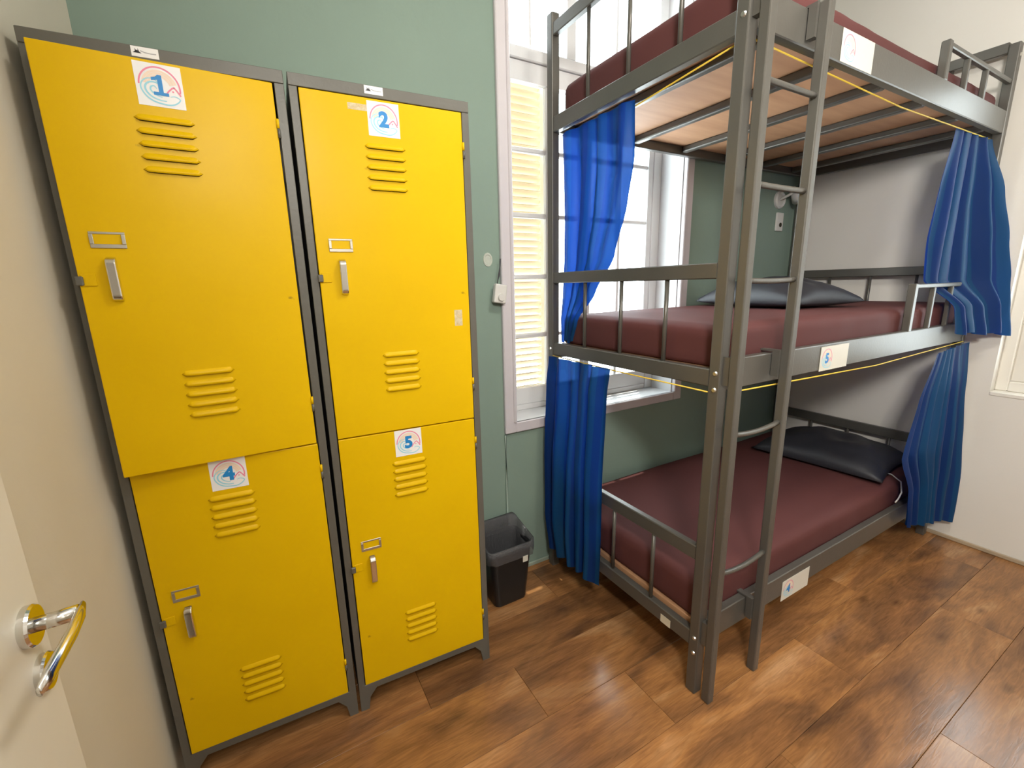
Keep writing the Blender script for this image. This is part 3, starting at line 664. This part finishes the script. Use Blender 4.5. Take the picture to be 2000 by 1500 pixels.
# mattresses
def mattress(name, label, z0, z1, seed, xa=X0+0.047, xb=X1-0.045, ya=Y0+0.037, yb=Y1-0.040):
    bm = bmesh.new(); nx, ny, nz = 60, 26, 8
    L_, W_, H_ = xb-xa, yb-ya, z1-z0; r = min(0.035, H_*0.33)
    def surf(p):
        q = Vector(p); c = Vector((min(max(q.x, xa+r), xb-r), min(max(q.y, ya+r), yb-r), min(max(q.z, z0+r*0.6), z1-r)))
        d = q-c
        if d.length > 1e-6: q = c+d.normalized()*r if q.z > (z0+z1)/2 or abs(d.x)+abs(d.y) > abs(d.z) else q
        nn = noise.noise(Vector((q.x*2.2+seed, q.y*3.1, q.z*6)))
        q += Vector((0, 0, 0.006*nn if q.z > (z0+z1)/2 else 0))
        # tucked sheet creases along the sides
        cr = noise.noise(Vector((q.x*9+seed*3, q.y*9, q.z*3.0)))
        if abs(d.x) > r*0.7: q.x += 0.004*cr
        if abs(d.y) > r*0.7: q.y += 0.004*cr
        return q
    bmesh.ops.create_cube(bm, size=1.0)
    bm.free(); bm = bmesh.new(); V = {}
    def vert(i, j, k):
        if (i, j, k) not in V: V[(i, j, k)] = bm.verts.new(surf((xa+L_*i/nx, ya+W_*j/ny, z0+H_*k/nz)))
        return V[(i, j, k)]
    for i in range(nx):
        for j in range(ny):
            bm.faces.new((vert(i, j, nz), vert(i+1, j, nz), vert(i+1, j+1, nz), vert(i, j+1, nz))); bm.faces.new((vert(i, j, 0), vert(i, j+1, 0), vert(i+1, j+1, 0), vert(i+1, j, 0)))
    for i in range(nx):
        for k in range(nz):
            bm.faces.new((vert(i, 0, k), vert(i+1, 0, k), vert(i+1, 0, k+1), vert(i, 0, k+1))); bm.faces.new((vert(i, ny, k), vert(i, ny, k+1), vert(i+1, ny, k+1), vert(i+1, ny, k)))
    for j in range(ny):
        for k in range(nz):
            bm.faces.new((vert(0, j, k), vert(0, j, k+1), vert(0, j+1, k+1), vert(0, j+1, k))); bm.faces.new((vert(nx, j, k), vert(nx, j+1, k), vert(nx, j+1, k+1), vert(nx, j, k+1)))
    me = mesh(name, bm, SHEET, True)
    c = Vector(((xa+xb)/2, (ya+yb)/2, z0)); me.transform(Matrix.Translation(-c))
    return tag(link(name, me, None, Matrix.Translation(c)), label, 'mattress', 'maroon mattresses of the bunk bed')
mattress('mattress', 'maroon sheeted mattress on the lowest bunk', 0.249, 0.398, 3.1)
mattress('mattress', 'maroon sheeted mattress on the middle bunk', 1.1545, 1.287, 8.4)
mattress('mattress', 'maroon sheeted mattress on the top bunk', 2.0935, 2.222, 14.7)

# pillows
def pillow(label, loc, sx, sy, h, rz, seed):
    bm = bmesh.new(); n = 28; V = {}
    def pt(u, v, s):
        a, b = 2*u/n-1, 2*v/n-1
        # pincushion outline, puffed middle
        kx = 1-0.10*(1-b*b) if False else 1-0.07*math.cos(b*math.pi/2)*abs(a)**3
        ky = 1-0.07*math.cos(a*math.pi/2)*abs(b)**3
        pf = max(0, (1-abs(a)**2.4))**0.52*max(0, (1-abs(b)**2.4))**0.52
        wr = noise.noise(Vector((a*2.4+seed, b*2.4, 0)))*0.16 + 0.07*math.sin(9*(a*0.6+b)+3*noise.noise(Vector((a*1.5, b*1.5, seed)))+seed)*(1-a*a)*(1-b*b)
        z = s*h/2*pf*(1+(wr if s > 0 else 0))
        if s < 0: z *= 0.25
        return Vector((a*sx/2*kx, b*sy/2*ky, z+h*0.125))
    def vert(u, v, s):
        key = (u, v, 0 if u in (0, n) or v in (0, n) else s)
        if key not in V: V[key] = bm.verts.new(pt(u, v, s))
        return V[key]
    for s in (1, -1):
        for u in range(n):
            for v in range(n): bm.faces.new((vert(u, v, s), vert(u+1, v, s), vert(u+1, v+1, s), vert(u, v+1, s)))
    me = mesh('pillow', bm, PILLOWM, True)
    return tag(link('pillow', me, None, Matrix.Translation(loc) @ Matrix.Rotation(R(rz), 4, 'Z')), label, 'pillow', 'black pillows on the bunks')
pillow('black pillow on the middle bunk mattress', (2.62, -0.06, 1.285), 0.46, 0.60, 0.225, -8, 2.0)
pillow('black pillow on the lowest bunk mattress', (3.15, -0.17, 0.396), 0.52, 0.64, 0.23, 6, 6.0)

# ------------------------------------------------------------------ curtains and their cords
def curtain(label, rows, nf, amp, nrm, seed, stripes):
    """rows: (z_left, z_right, left xy, mid xy, right xy, gather) from top to bottom"""
    NU, NV = 120, 48
    def lerp(a, b, t): return a+(b-a)*t
    n = len(rows)-1; bm = bmesh.new(); uvl = bm.loops.layers.uv.new('UVMap'); G = []; UV = {}
    for j in range(NV+1):
        t = j/NV*n; i = min(int(t), n-1); f = t-i; f2 = f*f*(3-2*f)*0.5+f*0.5
        def ctrl(k): 
            r0, r1 = rows[max(i-1, 0)], rows[min(i+2, n)]; a, b = rows[i], rows[i+1]
            return lerp(Vector(a[k]), Vector(b[k]), f2)
        zl, zr = lerp(rows[i][0], rows[i+1][0], f), lerp(rows[i][1], rows[i+1][1], f)
        L_, M_, R_ = ctrl(2), ctrl(3), ctrl(4); am = lerp(rows[i][5], rows[i+1][5], f2)
        row = []
        for k in range(NU+1):
            u = k/NU
            q = L_*(2*(u-0.5)*(u-1)) + M_*(4*u*(1-u)) + R_*(2*u*(u-0.5)) if True else None
            ph = 2*math.pi*nf*u + 1.6*math.sin(4.1*u+seed) + 0.9*math.sin(7.3*u+2*seed) + 0.5*math.sin(j/NV*2.2+seed*2)
            off = am*amp*((1.1+0.9*noise.noise(Vector((u*3+seed, j/NV*1.5, 4))))*math.sin(ph)+0.30*math.sin(1.7*ph+seed)+0.9*noise.noise(Vector((u*6+seed, j/NV*2.0, 0))))
            tang = (R_-L_); tang = tang.normalized() if tang.length > 1e-6 else Vector((0, 0))
            nn = Vector(nrm); sl = am*amp*0.35*math.cos(ph)
            x = q.x+nn.x*off+tang.x*sl; y = q.y+nn.y*off+tang.y*sl
            hem = 0.006*math.sin(ph*0.5+seed)*(j/NV)**4
            v = bm.verts.new((x, y, lerp(zl, zr, u)+hem)); row.append(v); UV[v] = (u*stripes, j/NV)
        G.append(row)
    for j in range(NV):
        for k in range(NU):
            f = bm.faces.new((G[j][k], G[j][k+1], G[j+1][k+1], G[j+1][k]))
            for lp in f.loops: lp[uvl].uv = UV[lp.vert]
    me = bpy.data.meshes.new('bunk_curtain'); bm.to_mesh(me); bm.free(); me.materials.append(CURT)
    for p in me.polygons: p.use_smooth = True
    r0 = rows[0]; c = Vector((r0[3][0], r0[3][1], r0[0])); me.transform(Matrix.Translation(-c))
    return tag(link('bunk_curtain', me, None, Matrix.Translation(c)), label, 'curtain', 'blue privacy curtains of the bunk bed')
XC = X0+0.050
def yrow(z, xl, yl, yr, am, zr=None, bow=0.0): return (z, zr if zr is not None else z, (xl, yl), (xl+bow, (yl+yr)/2), (xl, yr), am)
curtain('blue curtain gathered at the window end of the middle bunk',
        [yrow(2.032, XC-0.004, 0.285, -0.125, 0.45), yrow(1.86, XC-0.004, 0.275, -0.118, 0.9), yrow(1.70, XC-0.004, 0.268, -0.088, 1.0), yrow(1.52, XC-0.004, 0.270, -0.030, 1.0),
         yrow(1.38, XC-0.006, 0.275, 0.070, 0.8), yrow(1.26, XC-0.012, 0.283, 0.165, 0.30), yrow(1.165, XC-0.013, 0.280, 0.195, 0.2)], 4.5, 0.0135, (1, 0), 1.3, 6)
XC2 = X0-0.016
curtain('blue curtain hanging at the window end of the lowest bunk',
        [yrow(1.098, XC2-0.004, 0.292, -0.122, 0.45), yrow(0.98, XC2-0.012, 0.292, -0.118, 0.9), yrow(0.62, XC2-0.022, 0.300, -0.105, 1.0), yrow(0.32, XC2-0.026, 0.290, -0.108, 1.0), yrow(0.150, XC2-0.026, 0.250, -0.100, 1.0)], 4.2, 0.0145, (1, 0), 4.1, 6)
curtain('blue curtain bunched against the white wall at the middle bunk',
        [(2.035, 2.030, (3.04, -0.522), (3.23, -0.522), (3.41, -0.535), 0.5), (1.80, 1.80, (2.99, -0.522), (3.22, -0.528), (3.425, -0.60), 0.9), (1.58, 1.58, (2.965, -0.522), (3.24, -0.53), (3.445, -0.640), 1.0),
         (1.40, 1.40, (3.00, -0.522), (3.27, -0.53), (3.462, -0.672), 0.9), (1.27, 1.27, (3.17, -0.590), (3.33, -0.615), (3.470, -0.690), 0.8), (1.15, 1.135, (3.20, -0.600), (3.345, -0.64), (3.475, -0.706), 0.9)], 5.0, 0.014, (-0.3, 0.95), 2.2, 8)
curtain('blue curtain bunched against the white wall at the lowest bunk',
        [(1.060, 1.088, (3.09, -0.580), (3.27, -0.580), (3.465, -0.583), 0.35), (0.85, 0.87, (2.95, -0.590), (3.20, -0.60), (3.465, -0.600), 0.8), (0.60, 0.60, (2.84, -0.596), (3.17, -0.615), (3.465, -0.620), 1.0),
         (0.40, 0.36, (2.97, -0.596), (3.23, -0.615), (3.465, -0.635), 1.0), (0.20, 0.125, (3.03, -0.598), (3.25, -0.62), (3.462, -0.648), 1.0)], 6.0, 0.012, (-0.2, 0.97), 5.0, 9)
def cord(label, pts):
    c = Vector(pts[0]); me = tube('curtain_cord', [Vector(p)-c for p in pts], 0.0024, STRINGM, 6)
    return tag(link('curtain_cord', me, None, Matrix.Translation(c)), label, 'cord', 'yellow curtain cords')
cord('yellow curtain cord across the window end under the top bunk', [(XC+0.016, Y1-PW, 2.028), (XC+0.016, -0.12, 2.016), (X0+0.030, Y0+PW, 2.030)])
cord('yellow curtain cord across the window end under the middle bunk', [(X0+0.002, Y1-PW, 1.098), (X0+0.002, -0.13, 1.090), (X0+0.002, Y0+PW, 1.088)])
cord('yellow curtain cord along the ladder side under the top bunk', [(X0+PW, Y0+0.040, 2.050), (2.5, Y0+0.042, 2.026), (X1-PW, Y0+0.040, 2.036)])
cord('yellow curtain cord along the ladder side under the middle bunk', [(X0+PW, Y0-0.004, 1.088), (2.5, Y0-0.006, 1.070), (X1-PW, Y0-0.004, 1.092)])

# ------------------------------------------------------------------ waste bin with liner
bc = Vector((1.200, 0.238, 0))
def rrect(hx, hy, r, z, n=8, wob=0.0, seed=0):
    out = []
    for cx_, cy_, a0 in ((1, 1, 0), (-1, 1, 90), (-1, -1, 180), (1, -1, 270)):
        for i in range(n):
            a = R(a0+90*i/(n-1)); x, y = cx_*(hx-r)+r*math.cos(a), cy_*(hy-r)+r*math.sin(a)
            zz = z
            if wob:
                nn = noise.noise(Vector((x*22+seed, y*22, z*8))); x *= 1+wob*nn; y *= 1+wob*nn; zz += wob*0.10*noise.noise(Vector((x*30, y*30+seed, 3)))
            out.append((x, y, zz))
    return out
binr = tag(empty('waste_bin', tuple(bc)), 'black plastic waste bin between locker and bunk bed', 'bin')
bm = bmesh.new(); loft(bm, [rrect(0.080, 0.068, 0.025, 0.0), rrect(0.083, 0.071, 0.028, 0.01), rrect(0.106, 0.086, 0.03, 0.275), rrect(0.111, 0.090, 0.03, 0.285), rrect(0.108, 0.087, 0.03, 0.288), rrect(0.100, 0.081, 0.03, 0.27), rrect(0.078, 0.066, 0.025, 0.012)], True, True)
link('body', mesh('body', bm, PLASTB), binr)
bm = bmesh.new()
def lift(ring, k):
    return [(x, y, z+k*max(0, (y+0.02)/0.1)*(1+0.6*noise.noise(Vector((x*25, 4, 0))))) for x, y, z in ring]
loft(bm, [rrect(0.117, 0.097, 0.03, 0.232, wob=0.09, seed=2), rrect(0.119, 0.098, 0.03, 0.262, wob=0.05, seed=5), lift(rrect(0.118, 0.096, 0.03, 0.297, wob=0.04, seed=1), 0.042), lift(rrect(0.108, 0.088, 0.03, 0.297, wob=0.04, seed=1), 0.040), rrect(0.095, 0.076, 0.03, 0.24, wob=0.08, seed=3), rrect(0.085, 0.07, 0.03, 0.12, wob=0.10, seed=4), rrect(0.06, 0.05, 0.03, 0.04, wob=0.1, seed=4)], False, True)
tag(link('bin_liner', mesh('bin_liner', bm, FILM, True), None, Matrix.Translation(bc)), 'grey translucent bin liner folded over the black bin', 'bin liner')
link('price_label', paper('price_label', 0.026, 0.030, 0.0006, CARD), binr, Matrix.Translation((0.055, -0.1005, 0.225)) @ Matrix.Rotation(R(3), 4, 'X') @ FRONT)

# ------------------------------------------------------------------ small things on the green wall
# bell push / dimmer hanging by the casing
sw = tag(empty('wall_dimmer', (1.264, YW, 1.385)), 'white dimmer box hanging beside the window casing', 'dimmer')
bm = bmesh.new(); box(bm, -0.029, 0.029, -0.026, 0.0, -0.040, 0.040); bev(bm, 0.006, 3)
rot = Matrix.Translation((0, -0.019, 0)) @ Matrix.Rotation(R(8), 4, 'Y')
link('box', mesh('box', bm, PLASTW), sw, rot)
bm = bmesh.new(); disc_bm(bm, 0.0165, 0, 0.008, 24, 0.0145); me = mesh('knob', bm, PLASTW); me.transform(FRONT)
link('knob', me, sw, rot @ Matrix.Translation((0.002, -0.026, -0.015)))
tag(link('dimmer_wire', tube('dimmer_wire', [(0, -0.016, 0), (0.002, -0.020, 0.02), (0.008, -0.020, 0.04), (0.013, -0.021, 0.075), (0.016, -0.020, 0.105)], [0.0018, 0.002, 0.0045, 0.002, 0.003], INK, 8), None, Matrix.Translation((1.262, YW, 1.425))), 'short black wire above the white dimmer box', 'wire')
# round patched hole
bm = bmesh.new(); seg = 28
loft(bm, [[(q*0.022*math.cos(2*math.pi*k/seg), q*0.029*math.sin(2*math.pi*k/seg), zz) for k in range(seg)] for q, zz in ((1, 0), (0.95, 0.003), (0.72, 0.003), (0.62, 0.0008))], True, True)
tag(link('wall_patch', mesh('wall_patch', bm, M('patch_plaster', (0.47, 0.50, 0.43), 0.6, var=0.15, scale=60)), None, Matrix.Translation((1.228, YW, 1.527)) @ FRONT), 'oval plaster patch on green wall above the dimmer box', 'wall patch')
# cable running down from the casing
tag(link('wall_cable', tube('wall_cable', [(0, -0.003, 0.735), (0.001, -0.003, 0.5), (-0.002, -0.003, 0.25), (0, -0.003, 0.02)], 0.005, M('cable_green', (0.40, 0.50, 0.42), 0.4), 8), None, Matrix.Translation((1.288, YW-0.003, 0))), 'pale painted cable running down green wall below window', 'cable')
# reading lamp and socket behind the bed
rl = tag(empty('reading_lamp', (3.29, YW, 1.905)), 'white wall lamp on green wall above the middle bunk pillow', 'lamp')
bm = bmesh.new(); loft(bm, [[(q*math.cos(2*math.pi*k/28), q*math.sin(2*math.pi*k/28), zz) for k in range(28)] for q, zz in ((0.052, 0), (0.052, 0.012), (0.044, 0.020), (0.036, 0.012))], True, True)
me = mesh('base', bm, PLASTW); me.transform(FRONT); link('base', me, rl)
link('arm', tube('arm', [(0, -0.01, 0), (0.01, -0.05, 0.02), (0.03, -0.07, 0.035)], 0.008, PLASTW, 10), rl)
bm = bmesh.new(); rings = [[(q*math.cos(2*math.pi*k/20), q*math.sin(2*math.pi*k/20), zz) for k in range(20)] for q, zz in ((0.016, 0.02), (0.018, 0.0), (0.030, -0.03), (0.040, -0.075), (0.037, -0.074), (0.027, -0.03), (0.012, 0.0))]
loft(bm, rings, True, True); me = mesh('shade', bm, PLASTW, True); me.transform(Matrix.Translation((0.03, -0.075, 0.045)) @ Matrix.Rotation(R(-52), 4, 'Y')); link('shade', me, rl)
so = tag(empty('wall_socket', (3.31, YW, 1.775)), 'white wall socket with black hole below the wall lamp', 'socket')
bm = bmesh.new(); box(bm, -0.036, 0.036, -0.012, 0, -0.056, 0.056); bev(bm, 0.004, 2); link('plate', mesh('plate', bm, PLASTW), so)
bm = bmesh.new(); disc_bm(bm, 0.014, 0, 0.0012, 20); me = mesh('outlet', bm, DARK); me.transform(FRONT); link('outlet', me, so, Matrix.Translation((0.006, -0.012, -0.018)))
# white charging cable on the lowest bunk
tag(link('charging_cable', tube('charging_cable', [Vector(p) for p in ((0, 0, 0), (0.05, -0.035, 0.010), (0.07, -0.085, 0.004), (0.045, -0.135, -0.012), (-0.01, -0.162, -0.045), (-0.05, -0.165, -0.070), (-0.07, -0.163, -0.082))], 0.0035, PLASTW, 8), None, Matrix.Translation((3.06, -0.395, 0.404))), 'white cable curling over the edge of the lowest mattress', 'cable')

# ------------------------------------------------------------------ fixtures of the added fill lamps, out of view
cl = tag(empty('ceiling_fill_lamp', (1.50, -1.20, CEIL)), 'added round white ceiling fill lamp, out of view', 'lamp')
bm = bmesh.new(); disc_bm(bm, 0.20, -0.03, 0.0, 36); link('base', mesh('base', bm, PLASTW), cl)
bm = bmesh.new(); disc_bm(bm, 0.17, -0.105, -0.03, 36, 0.19); link('fill_diffuser', mesh('fill_diffuser', bm, FILLM), cl)  # glowing cover added around the ceiling fill
hl = tag(empty('hall_fill_lamp', (-0.6, -2.19, 2.25)), 'added white box fill lamp, out of view in the entrance', 'lamp')
dirn = Vector((1.0, 0.19, -0.08)).normalized(); rotl = dirn.to_track_quat('-Z', 'Z').to_matrix().to_4x4()
at_ = Matrix.Translation(Vector((0.30, -1.95, 2.25))-Vector((-0.6, -2.19, 2.25))-dirn*0.012) @ rotl
bm = bmesh.new(); box(bm, -0.17, 0.17, -0.23, 0.23, 0.0, 0.05); bev(bm, 0.006, 2); link('body', mesh('body', bm, PLASTW), hl, at_)
bm = bmesh.new(); box(bm, -0.15, 0.15, -0.21, 0.21, -0.008, 0.0); bev(bm, 0.003, 1); link('fill_diffuser', mesh('fill_diffuser', bm, FILLM), hl, at_)  # housing and glowing panel added around the hall fill
link('arm', tube('arm', [(0, 0.0, 0), (0.45, 0.08, 0.0), (0.88, 0.22, 0.0)], 0.012, PLASTW, 10), hl)
